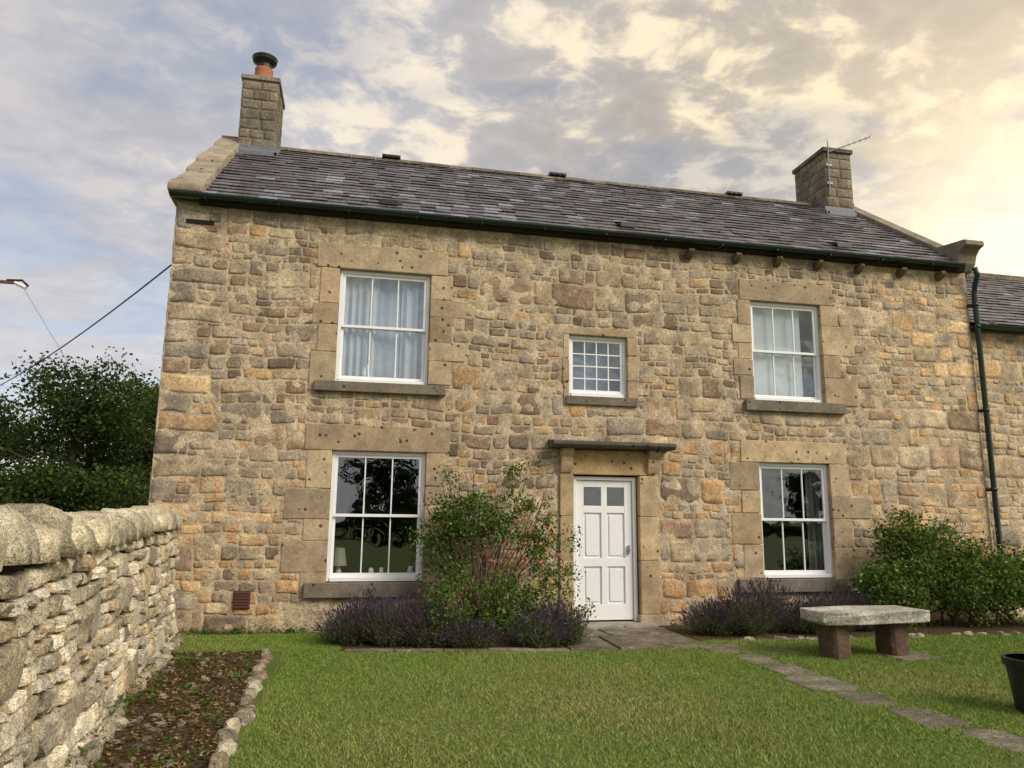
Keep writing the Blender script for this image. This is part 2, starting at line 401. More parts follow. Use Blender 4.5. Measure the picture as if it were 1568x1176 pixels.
def chimney(name,x0,x1,y0,y1,z0,z1,ht):
    e=empty(name); e.parent=house; mb=MB()
    for (O,Uv,Nv,L) in (((x0,y0),(1,0),(0,-1),x1-x0),((x1,y0),(0,1),(1,0),y1-y0),((x1,y1),(-1,0),(0,1),x1-x0),((x0,y1),(0,-1),(-1,0),y1-y0)):
        mp=lambda u,v,o,O=O,Uv=Uv,Nv=Nv:(O[0]+Uv[0]*u+Nv[0]*o,O[1]+Uv[1]*u+Nv[1]*o,z0+v)
        v=0
        while v<z1-z0-.05:
            h=min(ht*U(.85,1.15),z1-z0-v); u=0
            while u<L-.01:
                w=min(U(.18,.36),L-u); 
                if L-u-w<.1: w=L-u
                stone(mb,u,v,u+w,v+h,mp,U(.006,.010),pick(.0,.5,.15,.0,.55,(134,124,108)),gap=.004,rnd=.3); u+=w
            v+=h
    mk("chimney_stones",mb,stone_mat(name+"_stone",k=KS*.66,lichen=.35),e,smooth=True)
    mb=MB(); mb.box(x0+.002,x1-.002,y0+.002,y1-.002,z0,z1-.005); mk("chimney_core",mb,simple("chimney_mortar",(122,114,102),.95,.1,bump=.01),e)
    return e
ch=chimney("left_chimney",-2.24,-1.63,2.4,3.3,7.45,9.12,.19)
mb=MB(); mb.box(-2.27,-1.60,2.37,3.33,9.12,9.2,lin((126,118,106)),.004); mk("cap_slab",mb,M_ridge,ch,bevel=.01)
mb=MB(); mb.tube([(-1.95,2.8,9.2),(-1.95,2.8,9.28),(-1.95,2.8,9.54),(-1.95,2.8,9.56)],[.19,.175,.155,.165],20); mk("chimney_pot",mb,M_terra,ch,smooth=True)
mb=MB(); mb.tube([(-1.95,2.8,9.56),(-1.95,2.8,9.66)],.13,16)
mb.tube([(-1.95,2.8,9.66),(-1.95,2.8,9.72),(-1.95,2.8,9.79),(-1.95,2.8,9.80)],[.13,.21,.23,.19],20); mk("chimney_cowl",mb,M_black,ch,smooth=False)
ch2=chimney("right_chimney",9.28,9.9,2.4,3.46,7.45,9.08,.22)
mb=MB(); mb.box(9.24,9.94,2.36,3.5,9.08,9.17,lin((110,104,94)),.004); mk("cap_slab",mb,M_ridge,ch2,bevel=.01)
mb=MB()
mb.tube([(9.34,2.36,8.1),(9.36,2.36,9.3)],.014,6); mb.tube([(9.34,2.36,9.05),(10.25,2.2,9.42)],.009,6)
for k in range(7):
    p=Vector((9.5,2.33,9.11)).lerp(Vector((10.22,2.2,9.41)),k/6); mb.tube([p+Vector((0,-.1,0)),p+Vector((0,.12,.0))],.004,4)
mb.box(9.3,9.42,2.36,2.39,8.35,8.4); mb.box(9.3,9.42,2.36,2.39,8.75,8.8)
mk("tv_aerial",mb,simple("aluminium",(150,150,150),.4,.5),ch2)
mb=MB()
for (a,b) in ((-2.24,-1.63),(9.28,9.9)):
    zz=5.80+(2.38+.16)*sl
    mb.prof([(2.3,zz-.04),(2.3,zz+.02),(2.384,zz+.1),(2.384,zz+.16),(2.4,zz+.16),(2.4,zz-.04)],a-.06,b+.06)
    for xx in (a-.09,b+.02): mb.prof([(2.3,zz-.03),(2.3,zz+.03),(RY,RZ+.05),(RY,RZ-.05)],xx,xx+.07)
mk("lead_flashing",mb,M_lead,house)
mb=MB()
gy,gz=-.2,5.79
out=[(gy+.058*math.cos(t),gz+.058*math.sin(t)) for t in [math.pi+math.pi*k/8 for k in range(9)]]
inn=[(gy+.05*math.cos(t),gz+.05*math.sin(t)) for t in [2*math.pi-math.pi*k/8 for k in range(9)]]
mb.prof(out+inn,XL-.06,XR-.2)
x=XL+.4
while x<XR-.4:
    mb.box(x,x+.02,gy-.062,-.02,gz-.075,gz-.058); x+=.95
mb.box(XL-.02,XR-.25,-.1,-.03,5.74,5.80)
mk("gutter",mb,M_green,house)
mb=MB()
px=XR+.06
mb.tube([(px-.05,-.2,5.75),(px,-.2,5.62),(px,-.12,5.45),(px,-.09,5.3),(px,-.09,.1),(px+.05,-.14,.02)],.042,12)
for z in (5.1,4.72,3.3,2.0,.9): mb.tube([(px,-.09,z),(px,-.09,z+.06)],.052,12); mb.box(px-.08,px+.08,-.05,-.0,z,z+.05)
mb.tube([(px+.3,-.1,4.82),(px+.12,-.1,4.78),(px,-.09,4.68)],.04,10)
mk("downpipe",mb,M_green,house,smooth=True)
mb=MB()
for x in (5.0,5.8,6.52,7.25,8.0,8.8,9.55): mb.prof([(0,5.52),(0,5.66),(-.17,5.66),(-.17,5.62),(-.1,5.55)],x-.05,x+.05,lin((92,78,62)))
mk("eaves_corbels",mb,M_dress,house,bevel=.015)
mb=MB(); mb.box(-1.42,-1.22,-.035,.02,.31,.54); 
for k in range(6): mb.box(-1.41,-1.23,-.045,-.034,.325+k*.035,.345+k*.035)
mk("air_brick",mb,simple("air_brick_clay",(92,62,52),.8),house,bevel=.004)
mb=MB(); mb.box(-2.4,-2.04,-.020,.01,5.43,5.49); mk("wall_slot",mb,simple("slot_dark",(34,32,32),.9),house)
# ------------------------------------------------------------------ windows
def window(name,x0,x1,z0,z1,cols=3,rows=2,sash=True,casr=1):
    e=empty(name); e.parent=house; mb=MB(); g=MB()
    y=.07; fw=.045
    def bx(a,b,c,d,ya,yb): mb.box(a,b,ya,yb,c,d)
    bx(x0,x0+fw,z0,z1,y-.01,y+.1); bx(x1-fw,x1,z0,z1,y-.01,y+.1); bx(x0+fw,x1-fw,z1-fw,z1,y-.012,y+.1); bx(x0+fw,x1-fw,z0,z0+.05,y-.03,y+.1)
    a,b,c,d=x0+fw,x1-fw,z0+.05,z1-fw
    if sash:
        mid=(c+d)/2; parts=[(mid-.02,d,y+.008),(c,mid+.02,y+.05)]
    else: parts=[(c,d,y+.01)]
    for (p,q_,yy) in parts:
        s=.038
        bx(a+.001,a+s,p,q_,yy,yy+.035); bx(b-s,b-.001,p,q_,yy,yy+.035); bx(a+s,b-s,p,p+s+(.015 if p==c else 0),yy+.001,yy+.034); bx(a+s,b-s,q_-s,q_,yy+.001,yy+.034)
        for k in range(1,cols):
            xx=a+s+(b-a-2*s)*k/cols; bx(xx-.009,xx+.009,p+s,q_-s,yy+.004,yy+.03)
        for k in range(1,casr):
            zz=p+s+(q_-p-2*s)*k/casr; bx(a+s,b-s,zz-.009,zz+.009,yy+.006,yy+.028)
        g.add([(a+s-.01,yy+.018,p+s-.01),(b-s+.01,yy+.018,p+s-.01),(b-s+.01,yy+.018,q_-s+.01),(a+s-.01,yy+.018,q_-s+.01)],[(0,1,2,3)])
    mk("sash_frame",mb,M_white,e,bevel=.003); mk("glass",g,M_glass,e)
    return e
ws={}
for k in ('W1','W2','W4','W5'): ws[k]=window("sash_window",*wins[k][:2],wins[k][2],wins[k][3])
ws['W3']=window("small_window",*wins['W3'][:2],wins['W3'][2],wins['W3'][3],cols=4,sash=False,casr=4)
def curtain(name,x0,x1,z0,z1,y,par,col,amp=.03,fr=55):
    n=int((x1-x0)/.012); mb=MB(); vs=[];fs=[]
    for k in range(n+1):
        x=x0+(x1-x0)*k/n; d=amp*math.sin(fr*x+2*math.sin(5*x)); 
        for z,q_ in ((z1,.6),((z0+z1)/2,1),(z0,1.2)): vs.append((x,y+d*q_,z))
    for k in range(n):
        for i in range(2): fs.append((k*3+i,k*3+i+1,k*3+4+i,k*3+3+i))
    mb.add(vs,fs,lin(col)); mk(name,mb,M_curt,par,smooth=True)
curtain("curtain_left",-.27,.26,3.4,4.95,.22,ws['W1'],(216,224,230)); curtain("curtain_right",.58,.95,3.4,4.95,.22,ws['W1'],(216,224,230))
curtain("net_curtain",.22,.62,3.4,4.95,.27,ws['W1'],(196,208,218),.006)
curtain("curtain",7.0,7.24,.7,2.37,.24,ws['W5'],(130,130,130))
mb=MB(); mb.box(6.08,7.02,.2,.212,3.4,4.92,lin((218,226,228))); mk("roller_blind",mb,M_curt,ws['W4'])
mb=MB(); mb.box(3.07,3.94,.3,.31,3.3,4.2,lin((140,164,190))); mk("blue_reflection_panel",mb,M_curt,ws['W3'])  # added panel, its blue painted in place of the pane's reflection
mb=MB(); mb.tube([(.1,.2,3.38),(.1,.2,3.5),(.12,.2,3.62)],[.04,.05,.02],10,lin((200,200,200))); mk("vase",mb,M_white,ws['W1'],smooth=True)
mb=MB(); mb.tube([(-.14,.5,.66),(-.14,.5,.82)],[.06,.02],12); mk("table_lamp_base",mb,M_white,ws['W2'],smooth=True)
mb=MB(); mb.tube([(-.14,.5,.82),(-.14,.5,1.06)],[.11,.075],20,lin((190,186,170)),cap=False); mk("table_lamp_shade",mb,M_curt,ws['W2'],smooth=True)
mb=MB(); mb.tube([(.3,.3,.66),(.3,.3,.78),(.3,.3,.8)],[.05,.035,.02],10); mb.tube([(.44,.32,.66),(.44,.32,.8)],[.03,.025],10); mb.tube([(.84,.3,.66),(.84,.3,.74),(.84,.3,.82)],[.03,.05,.03],10); mk("ornaments",mb,M_white,ws['W2'],smooth=True)
# ------------------------------------------------------------------ door
e=empty("front_door"); e.parent=house; mb=MB()
x0,x1,z0,z1=3.12,4.08,.06,2.10
mb.box(x0,x0+.05,.05,.15,z0,z1); mb.box(x1-.05,x1,.05,.15,z0,z1); mb.box(x0+.05,x1-.05,.05,.15,z1-.05,z1)
a,b=x0+.055,x1-.055; yb=.085; m=(a+b)/2; L=.115
mb.box(a,a+L,yb,yb+.05,z0+.02,z1-.055); mb.box(b-L,b,yb,yb+.05,z0+.02,z1-.055)
rails=[(z0+.02,.30),(.82,.94),(1.58,1.68),(1.95,z1-.055)]
for p,q_ in rails: mb.box(a+L,b-L,yb+.001,yb+.049,p,q_)
for (p,q_) in ((.30,.82),(.94,1.58),(1.68,1.95)): mb.box(m-.045,m+.045,yb+.002,yb+.048,p,q_)
for (p,q_) in ((.30,.82),(.94,1.58)):
    for (c,d) in ((a+L,m-.045),(m+.045,b-L)):
        mb.box(c,d,yb+.03,yb+.04,p,q_); mb.box(c+.035,d-.035,yb+.012,yb+.032,p+.035,q_-.035)
mk("door_leaf",mb,M_white,e,bevel=.004)
g=MB()
for (c,d) in ((a+L,m-.045),(m+.045,b-L)): g.add([(c,yb+.025,1.68),(d,yb+.025,1.68),(d,yb+.025,1.95),(c,yb+.025,1.95)],[(0,1,2,3)])
mk("door_glass",g,M_glass,e)
mb=MB(); mb.box(b-.075,b-.05,yb-.04,yb,1.0,1.12); mb.tube([(b-.062,yb-.04,1.06),(b-.062,yb-.06,1.06)],.018,12); mk("door_furniture",mb,simple("chrome",(190,190,188),.25,.6,metal=.8,var=.03),e)
mb=MB(); mb.box(2.98,4.24,-.30,.12,0,.055,lin((128,122,112)),.004); mk("door_threshold",mb,M_dress,house,bevel=.01)
# ------------------------------------------------------------------ annex
ax=empty("stone_annex"); AW=9.0; AX=XR+.12; AY=.12; AE=4.78
am=lambda u,v,o:(AX+u+wob(u,v,.02,5)[0]*.5,AY-o,v+wob(u,v,.02,5)[1])
mb=MB()
for r in layout(AW,AE): stone(mb,*r,am,U(.004,.016),[min(1,c*1.12) for c in pick(.2,.2,.08,.02)],gap=.006,rnd=.6)
mk("annex_stones",mb,M_rub,ax,smooth=True)
mortar("annex_mortar",(AX-.1,AY,0),(1,0,0),(0,0,1),(0,-1,0),AW+.1,AE,[],.05,ax,M_mort)
mb=MB(); mb.box(AX-.1,AX+AW,AY+.03,5.4,0,AE); mb.prof([(AY-.1,AE),(2.8,6.72),(5.5,AE)],AX-.1,AX+AW); mk("annex_core",mb,M_dark,ax)
slates("annex_slates",AX-.12,AX+AW,-.04,AE+.03,2.8,6.8,ax); slates("annex_slates_rear",AX-.12,AX+AW,5.6,AE+.03,2.8,6.8,ax,wd=.5,n=8)
mb=MB(); mb.prof([(2.67,6.74),(2.72,6.86),(2.88,6.86),(2.93,6.74)],AX-.12,AX+AW,lin((112,100,84))); mk("annex_ridge",mb,M_ridge,ax)
mb=MB(); mb.prof([(a_+.1,b_-1.0) for a_,b_ in out+inn],AX-.02,AX+AW); mb.box(AX-.02,AX+AW,.0,.1,AE-.06,AE+.03); mk("annex_gutter",mb,M_green,ax)
# ------------------------------------------------------------------ dry stone garden wall
gw=empty("drystone_wall"); d=Vector((.0976,-.995,0)).normalized(); nr=Vector((.995,.0976,0)).normalized(); O=Vector((-2.1,-.02,0)); LW=13.0
def hs(u): return 1.0-.011*u
WH=1.34
def gm(u,v,o):
    a,b=wob(u,v,.022,9); p=O+d*(u+a)+nr*(o-.07*v)+Vector((0,0,(v+b)*hs(u))); return tuple(p)
def gm2(u,v,o):
    p=O+d*u-nr*(.5+o-.07*v)+Vector((0,0,v*hs(u))); return tuple(p)
CR=[(190,182,160),(178,168,148),(166,156,136),(200,192,172),(154,144,124),(172,154,124),(148,138,116),(186,176,150)]
def crm(): return jit(lin(random.choice(CR)),.80,1.14,.02)
mb=MB()
for r in layout(LW,WH,(.15,.34),(.3,.8),.4,2.3,.085): stone(mb,*r,gm,U(.015,.06),crm(),gap=.002,rnd=1.15,dome=.35,back=-.06)
for r in layout(LW,WH,(.2,.3),(.3,.9),.5,2.6,.07): stone(mb,*r,gm2,U(.02,.06),crm(),gap=.004,rnd=1.3,back=-.06)
mk("wall_stones",mb,M_dry,gw,smooth=False)
mb=MB(); vs=[]
for u in (0,LW):
    for (o,v) in ((-.025,0),(-.025-.07*WH,WH),(-.475+.07*WH,WH),(-.475,0)):
        p=O+d*u+nr*o; vs.append((p.x,p.y,v*hs(u)))
mb.add(vs,[(0,1,2,3),(7,6,5,4),(0,4,5,1),(1,5,6,2),(2,6,7,3),(3,7,4,0)]); mk("core",mb,M_core,gw)
mb=MB(); u=0
while u<LW:
    L=U(.18,.46); hh=U(.19,.28); wd=U(.20,.26); top=WH*hs(u)-.01+U(-.015,.02); vs=[];fs=[]; NS=9;NP=18
    col=jit(lin(random.choice([(176,168,144),(160,152,130),(184,174,148),(148,140,118)])),.82,1.1,.02); oc=-.25+U(-.03,.03); lean=U(-.09,.09)
    fq=[U(-.09,.09) for _ in range(NP)]
    for i in range(NS):
        t=i/(NS-1); sh=1-.40*abs(2*t-1)**5
        for k in range(NP):
            a_=2*math.pi*k/NP; cx=math.copysign(abs(math.cos(a_))**.6,math.cos(a_)); cz=math.sin(a_)
            cz=cz**.75 if cz>0 else 0
            p=O+d*(u+.002+(L-.004)*t+lean*cz)+nr*(oc+wd*cx*(.3+.7*sh)*(1+fq[k]+U(-.05,.05)))+Vector((0,0,top+hh*cz*sh*(1+fq[k]*.8+U(-.05,.05))))
            vs.append(tuple(p))
    for i in range(NS-1):
        for k in range(NP):
            k2=(k+1)%NP; fs.append((i*NP+k,(i+1)*NP+k,(i+1)*NP+k2,i*NP+k2))
    fs.append(tuple(range(NP))); fs.append(tuple(range(NS*NP-1,(NS-1)*NP-1,-1)))
    mb.add(vs,fs,col); u+=L
mk("coping_stones",mb,M_dry,gw,smooth=True)
# ------------------------------------------------------------------ ground
def lawn_mat():
    t=NT("lawn"); n=t.noise(.9,4,.6); n2=t.noise(30,4,.8)
    m=t.mix(t.mr(n,.35,.65,0,1),(.105,.15,.035,1),(.17,.175,.06,1)); m=t.mix(1.0,m,t.mix(n2,grey(.6),grey(1.3)),'MULTIPLY')
    t.col(m); t.rough(.95,.1); t.bump(n2,.02); return t.m
mb=MB(); S=900; mb.add([(-S,-S,0),(S,-S,0),(S,S,0),(-S,S,0)],[(0,1,2,3)]); mk("ground",mb,lawn_mat())
def soil_mat():
    t=NT("soil"); n=t.noise(22,5,.75); n2=t.noise(3,3)
    m=t.mix(t.mr(n,.35,.65,0,1),c4((56,44,34)),c4((120,100,78))); m=t.mix(t.mr(n2,.4,.7,0,.5),m,c4((74,66,46)))
    t.col(m); t.rough(.97,.1); t.bump(n,.05); return t.m
M_soil=soil_mat()
def sheet(name,poly,z,mat,par=None):
    mb=MB(); mb.add([(x,y,z) for x,y in poly],[tuple(range(len(poly)))]); return mk(name,mb,mat,par)
sb=empty("soil_bed")
SB=[(-2.0,-1.3),(-.85,-1.35),(-.8,-2.8),(-.72,-4.2),(-.74,-7.5),(-1.35,-7.5),(-1.6,-5.2)]
sheet("soil",SB,.006,M_soil,sb)
sheet("soil_under_roses",[(-.1,-1.4),(2.6,-1.75),(2.75,-.02),(-.1,-.02)],.006,M_soil,sb)
sheet("soil_under_lavender",[(4.35,-1.35),(10.3,-1.35),(10.3,-.02),(4.35,-.02)],.006,M_soil,sb)
rng=np.random.RandomState(5)
def inpoly(x,y,P):
    c=np.zeros(x.shape,bool); n=len(P)
    for i in range(n):
        x1,y1=P[i];x2,y2=P[(i+1)%n]
        cond=((y1>y)!=(y2>y)); 
        xi=(x2-x1)*(y-y1)/((y2-y1) if y2!=y1 else 1e-9)+x1; c^=cond&(x<xi)
    return c
def quads(P,size,C,tilt=1.0,asp=.5,rng=rng,up=0.0):
    n=len(P); a=rng.normal(size=(n,3)); a[:,2]*=tilt; a/=np.linalg.norm(a,axis=1,keepdims=True)+1e-9
    r=rng.normal(size=(n,3)); r[:,2]*=tilt; b=np.cross(a,r); 
    if tilt<.5: b=np.cross(np.tile([0,0,1.0],(n,1))+r*.25,a)
    b/=np.linalg.norm(b,axis=1,keepdims=True)+1e-9
    s=(size*rng.uniform(.6,1.3,n))[:,None]
    V=np.stack([P-a*s*.5,P+b*s*asp*.5,P+a*s*.5,P-b*s*asp*.5],1).reshape(-1,3)
    Fc=np.arange(n*4).reshape(n,4); return V,Fc,np.repeat(C,4,axis=0)
n=9000; x=rng.uniform(-2.1,-.7,n); y=rng.uniform(-7.4,-1.3,n); k=inpoly(x,y,SB); x=x[k];y=y[k]; n=len(x)
P=np.stack([x,y,rng.uniform(.008,.035,n)],1); pal=np.array([lin(c) for c in [(126,102,68),(158,132,92),(88,66,46),(64,50,38),(98,92,54),(170,146,106),(80,68,52)]]); 
V,Fc,C=quads(P,.04,pal[rng.randint(0,7,n)],.25,.5); mknp("leaf_litter",V,Fc,C,M_leaf,sb,4)
n=70; wx=rng.uniform(-2.0,-.8,n); wy=rng.uniform(-7.0,-1.4,n); kk=inpoly(wx,wy,SB); wx=wx[kk]; wy=wy[kk]; Pw=[]
for a_,b_ in zip(wx,wy): 
    m_=rng.randint(8,40); Pw.append(np.array([a_,b_,.03])+rng.normal(size=(m_,3))*np.array([.035,.035,.018]))
for i in range(40):
    yy=rng.uniform(-7,-.2); xx=-2.1-.098*yy+rng.uniform(.03,.1); m_=rng.randint(8,30); Pw.append(np.array([xx,yy,.05])+rng.normal(size=(m_,3))*np.array([.03,.05,.03]))
for i in range(45):
    xx=rng.uniform(-2.0,-.1); m_=rng.randint(8,30); Pw.append(np.array([xx,-.07,.04])+rng.normal(size=(m_,3))*np.array([.05,.02,.03]))
Pw=np.concatenate(Pw); Pw[:,2]=np.abs(Pw[:,2]); Cw=np.array(lin((92,116,52)))*rng.uniform(.5,1.2,(len(Pw),1)); V,Fc,C=quads(Pw,.04,Cw,1,.4,rng); mknp("weeds",V,Fc,C,M_leaf,sb,4)
def pebble(mb,c,r,col,j=.12,fl=1.0):
    vs=[];fs=[];NL=5;NP=9
    for i in range(NL+1):
        t=math.pi*i/NL
        for k in range(NP):
            a_=2*math.pi*k/NP; q_=1+U(-j,j); s_=math.sin(t)**.6 if 0<i<NL else 0
            vs.append((c[0]+r[0]*s_*math.cos(a_)*q_,c[1]+r[1]*s_*math.sin(a_)*q_,c[2]+r[2]*math.cos(t)*(1+U(-j,j)*.5)*fl))
    for i in range(NL):
        for k in range(NP):
            k2=(k+1)%NP; fs.append((i*NP+k,(i+1)*NP+k,(i+1)*NP+k2,i*NP+k2))
    mb.add(vs,fs,col)
mb=MB(); pts=[(-.85,-1.35),(-.78,-2.8),(-.72,-4.2),(-.74,-7.5)]
for i in range(3):
    a_=Vector(pts[i]);b_=Vector(pts[i+1]);L=(b_-a_).length;s=0
    while s<L:
        l=U(.16,.38); c=a_+(b_-a_)*((s+l/2)/L); pebble(mb,(c.x+U(-.03,.03),c.y,U(-.01,.015)),(U(.05,.085),l*.5,U(.04,.08)),jit([v*.62 for v in crm()],.7,1.1),.16); s+=l*.97
mk("stone_edging",mb,M_dry,smooth=False)
mb=MB()
for i in range(110):
    x=U(-1.95,-.8);y=U(-7,-1.4)
    if -2.1-.098*y+.1<x: pebble(mb,(x,y,.005),(U(.02,.06),U(.02,.06),U(.015,.04)),[v*.35 for v in crm()],.25)
for i in range(28):
    y=-7+i*.24; x=-2.08-.098*y+U(0,.1); pebble(mb,(x,y,.02),(U(.04,.1),U(.06,.14),U(.04,.1)),[v*.6 for v in crm()],.25)
for i in range(40): pebble(mb,(U(4.6,10),U(-1.55,-1.35),.0),(U(.04,.09),U(.03,.06),U(.02,.05)),[v*.55 for v in crm()],.25)
mk("loose_stones",mb,M_dry,smooth=False)
M_flag=stone_mat("flagstone",k=KS*.72,lichen=.5)
mb=MB()
def flag(poly,z=.025):
    mb.prof([(x+U(-.015,.015),y+U(-.015,.015)) for x,y in poly],-.02,z+U(-.006,.006),jit(lin(random.choice([(128,120,106),(118,110,96),(136,128,112)])),.8,1.1,.01),'z')
flag([(2.62,-.85),(3.35,-.9),(3.32,-.32),(2.68,-.32)]);flag([(3.37,-.9),(4.25,-.85),(4.3,-.31),(3.34,-.32)]);flag([(2.55,-1.75),(3.1,-1.85),(3.15,-.92),(2.6,-.87)]);flag([(3.12,-1.85),(4.1,-1.8),(4.25,-.9),(3.17,-.93)])
mk("doorstep_flagstones",mb,M_flag,bevel=.012)
mb=MB(); x=0
while x<2.5: 
    w=U(.35,.7); y=-1.44-.13*x; flag([(x,y-.1),(x+w-.01,y-.1-.13*w),(x+w-.01,y+.03-.13*w),(x,y+.03)],.03); x+=w
mk("bed_kerb",mb,M_flag,bevel=.01)
mb=MB()
PATH=[(4.36,-1.95),(4.42,-2.6),(4.42,-3.2),(4.36,-3.82),(4.40,-4.42),(4.45,-5.05),(4.55,-5.7),(4.65,-6.4)]
for i,(x,y) in enumerate(PATH):
    w=U(.17,.28);l=U(.26,.33); flag([(x-w,y-l*U(.7,1)),(x-w*.4,y-l),(x+w*.5,y-l*1.02),(x+w*U(.8,1.1),y-l*.7),(x+w*.95,y+l*U(.6,.9)),(x+w*.3,y+l),(x-w*.5,y+l*.98),(x-w*U(.8,1.1),y+l*.6)],.010)
flag([(5.95,-2.95),(6.5,-2.9),(6.45,-2.35),(5.95,-2.4)],.02); flag([(4.75,-2.35),(5.2,-2.4),(5.15,-2.1),(4.7,-2.0)],.012)
mk("stepping_stone_path",mb,M_flag,bevel=.012)
# ------------------------------------------------------------------ bench
be=empty("stone_bench"); mb=MB()
top=[(5.08,-2.86),(5.5,-2.9),(6.0,-2.87),(6.42,-2.88),(6.46,-2.5),(6.40,-2.36),(5.7,-2.33),(5.1,-2.38),(5.05,-2.6)]
nn=len(top); vs=[]; cxm,cym=5.75,-2.62
for (z,s) in ((.375,.93),(.40,.985),(.47,1.0),(.515,.99)): vs+=[(cxm+(x-cxm)*s+U(-.012,.012),cym+(y-cym)*s+U(-.012,.012),z+U(-.008,.008)) for x,y in top]
fs=[tuple(range(nn-1,-1,-1)),tuple(range(3*nn,4*nn))]+[(r*nn+i,r*nn+(i+1)%nn,(r+1)*nn+(i+1)%nn,(r+1)*nn+i) for r in range(3) for i in range(nn)]
mb.add(vs,fs,lin((158,154,142))); mk("seat_slab",mb,M_dry,be,bevel=.012)
for i,(x,y) in enumerate(((5.36,-2.62),(6.12,-2.6))):
    mb=MB(); vs=[];n=10
    for z in (0,.12,.25,.385):
        for k in range(n):
            t=2*math.pi*k/n; ca=math.copysign(abs(math.cos(t))**.5,math.cos(t)); sa=math.copysign(abs(math.sin(t))**.5,math.sin(t)); vs.append((x+.125*ca*(1+U(-.08,.08)),y+.17*sa*(1+U(-.08,.08)),z))
    fs=[(r*n+k,r*n+(k+1)%n,(r+1)*n+(k+1)%n,(r+1)*n+k) for r in range(3) for k in range(n)]+[tuple(range(3*n,4*n))]
    mb.add(vs,fs,(1,1,1)); mk("leg_%d"%(i+1),mb,M_wood,be,bevel=.01)
pp=empty("plant_pot"); mb=MB(); c=(5.48,-5.10)
mb.tube([(c[0],c[1],.0),(c[0],c[1],.36),(c[0],c[1],.36),(c[0],c[1],.42),(c[0],c[1],.42),(c[0],c[1],.36)],[.17,.215,.235,.24,.21,.2],24); mk("pot_body",mb,M_black,pp)
# ------------------------------------------------------------------ vegetation
def pc(cols,n,rng): 
    a=np.array([lin(c) for c in cols]); return a[rng.randint(0,len(cols),n)]*rng.uniform(.7,1.3,(n,1))
def ell(c,r,n,rng,shell=.45):
    p=rng.normal(size=(n,3)); p/=np.linalg.norm(p,axis=1,keepdims=True); rr=rng.uniform(shell,1,n)**.7; return np.array(c)+p*np.array(r)*rr[:,None]
def foliage(clumps,n,rng,csize,sub=.18):
    P=[];w=np.array([c[2] for c in clumps],float);w/=w.sum()
    for (c,r,_),ww in zip(clumps,w):
        m=int(n*ww); k=max(4,m//csize); cc=ell(c,r,k,rng,.3); sz=rng.uniform(.6,1.5,k)*sub
        i=rng.randint(0,k,m); P.append(cc[i]+rng.normal(size=(m,3))*sz[i][:,None]*.5)
    P=np.concatenate(P); P[:,2]=np.abs(P[:,2])+.01; return P
def plant(name,clumps,n,cols,leaf,seed,stems=None,csize=60,sub=.14,flow=None):
    rng=np.random.RandomState(seed); e=empty(name); P=foliage(clumps,n,rng,csize,sub); P[:,1]=np.minimum(P[:,1],-.03) if P[:,1].max()<1 else P[:,1]
    C=pc(cols,len(P),rng); V,Fc,C=quads(P,leaf,C,1.0,.6,rng); mknp("leaves",V,Fc,C,M_leaf,e,4)
    if flow:
        for nm,cl,m,s,cc in flow:
            Q=foliage(cl,m,rng,3,.05); Cq=pc(cc,len(Q),rng)
            Q=np.repeat(Q,5,axis=0)+rng.normal(size=(len(Q)*5,3))*s*.3; Cq=np.repeat(Cq,5,axis=0)
            V,Fc,Cq=quads(Q,s,Cq,1,.9,rng); mknp(nm,V,Fc,Cq,M_leaf,e,4)
    if stems:
        mb=MB()
        for (b,t,r) in stems:
            b=Vector(b);t=Vector(t); mid=b.lerp(t,.5)+Vector((U(-.1,.1),U(-.06,.06),U(0,.1))); mb.tube([b,b.lerp(mid,.5)+Vector((U(-.03,.03),0,0)),mid,t],[r,r*.9,r*.7,r*.3],6,lin((92,70,48)))
        mk("stems",mb,M_wood,e,smooth=True)
    return e
GL=[(76,104,48),(98,126,60),(58,84,40),(112,136,74),(50,74,36),(108,112,62)]
st=[((1.7+U(-.3,.35),-.45+U(-.15,.1),0),(U(.85,2.7),-.5+U(-.2,.15),U(.9,2.15)),.010) for _ in range(60)]
st+=[((1.9,-.4,.8),(2.35,-.5,2.3),.007),((1.7,-.4,.8),(2.1,-.45,2.4),.007),((1.5,-.4,.7),(1.25,-.45,2.1),.006),((2.0,-.5,.6),(2.8,-.7,1.35),.008),((2.0,-.5,.6),(2.85,-.7,1.0),.008),((1.6,-.5,.5),(.9,-.5,1.5),.008),((1.8,-.4,.9),(2.6,-.5,2.0),.006)]
plant("rose_bush",[((1.6,-.5,1.42),(.58,.3,.42),4.6),((1.1,-.5,1.3),(.3,.2,.45),1.2),((2.3,-.55,1.4),(.48,.22,.45),1.4),((2.65,-.65,.9),(.34,.25,.55),1.3),((1.55,-1.15,.45),(.8,.35,.42),3.2),((2.2,-1.05,.35),(.5,.4,.34),2.0),((2.2,-.45,2.1),(.32,.08,.22),.28),((1.25,-.45,1.95),(.15,.08,.15),.1),((1.3,-.5,.7),(.4,.25,.4),1.0),((2.75,-1.1,.25),(.25,.25,.2),.5)],15500,GL,.045,11,st,csize=36,sub=.12,
  flow=[("roses",[((1.7,-.72,1.25),(.95,.3,.65),1),((2.5,-.75,.8),(.35,.3,.6),1),((1.8,-1.4,.5),(.8,.15,.3),.5)],80,.024,[(190,96,106),(206,120,122),(224,158,156)]),("pale_flowers",[((2.85,-1.25,.25),(.18,.2,.22),1)],18,.035,[(238,226,216),(226,190,180)])])
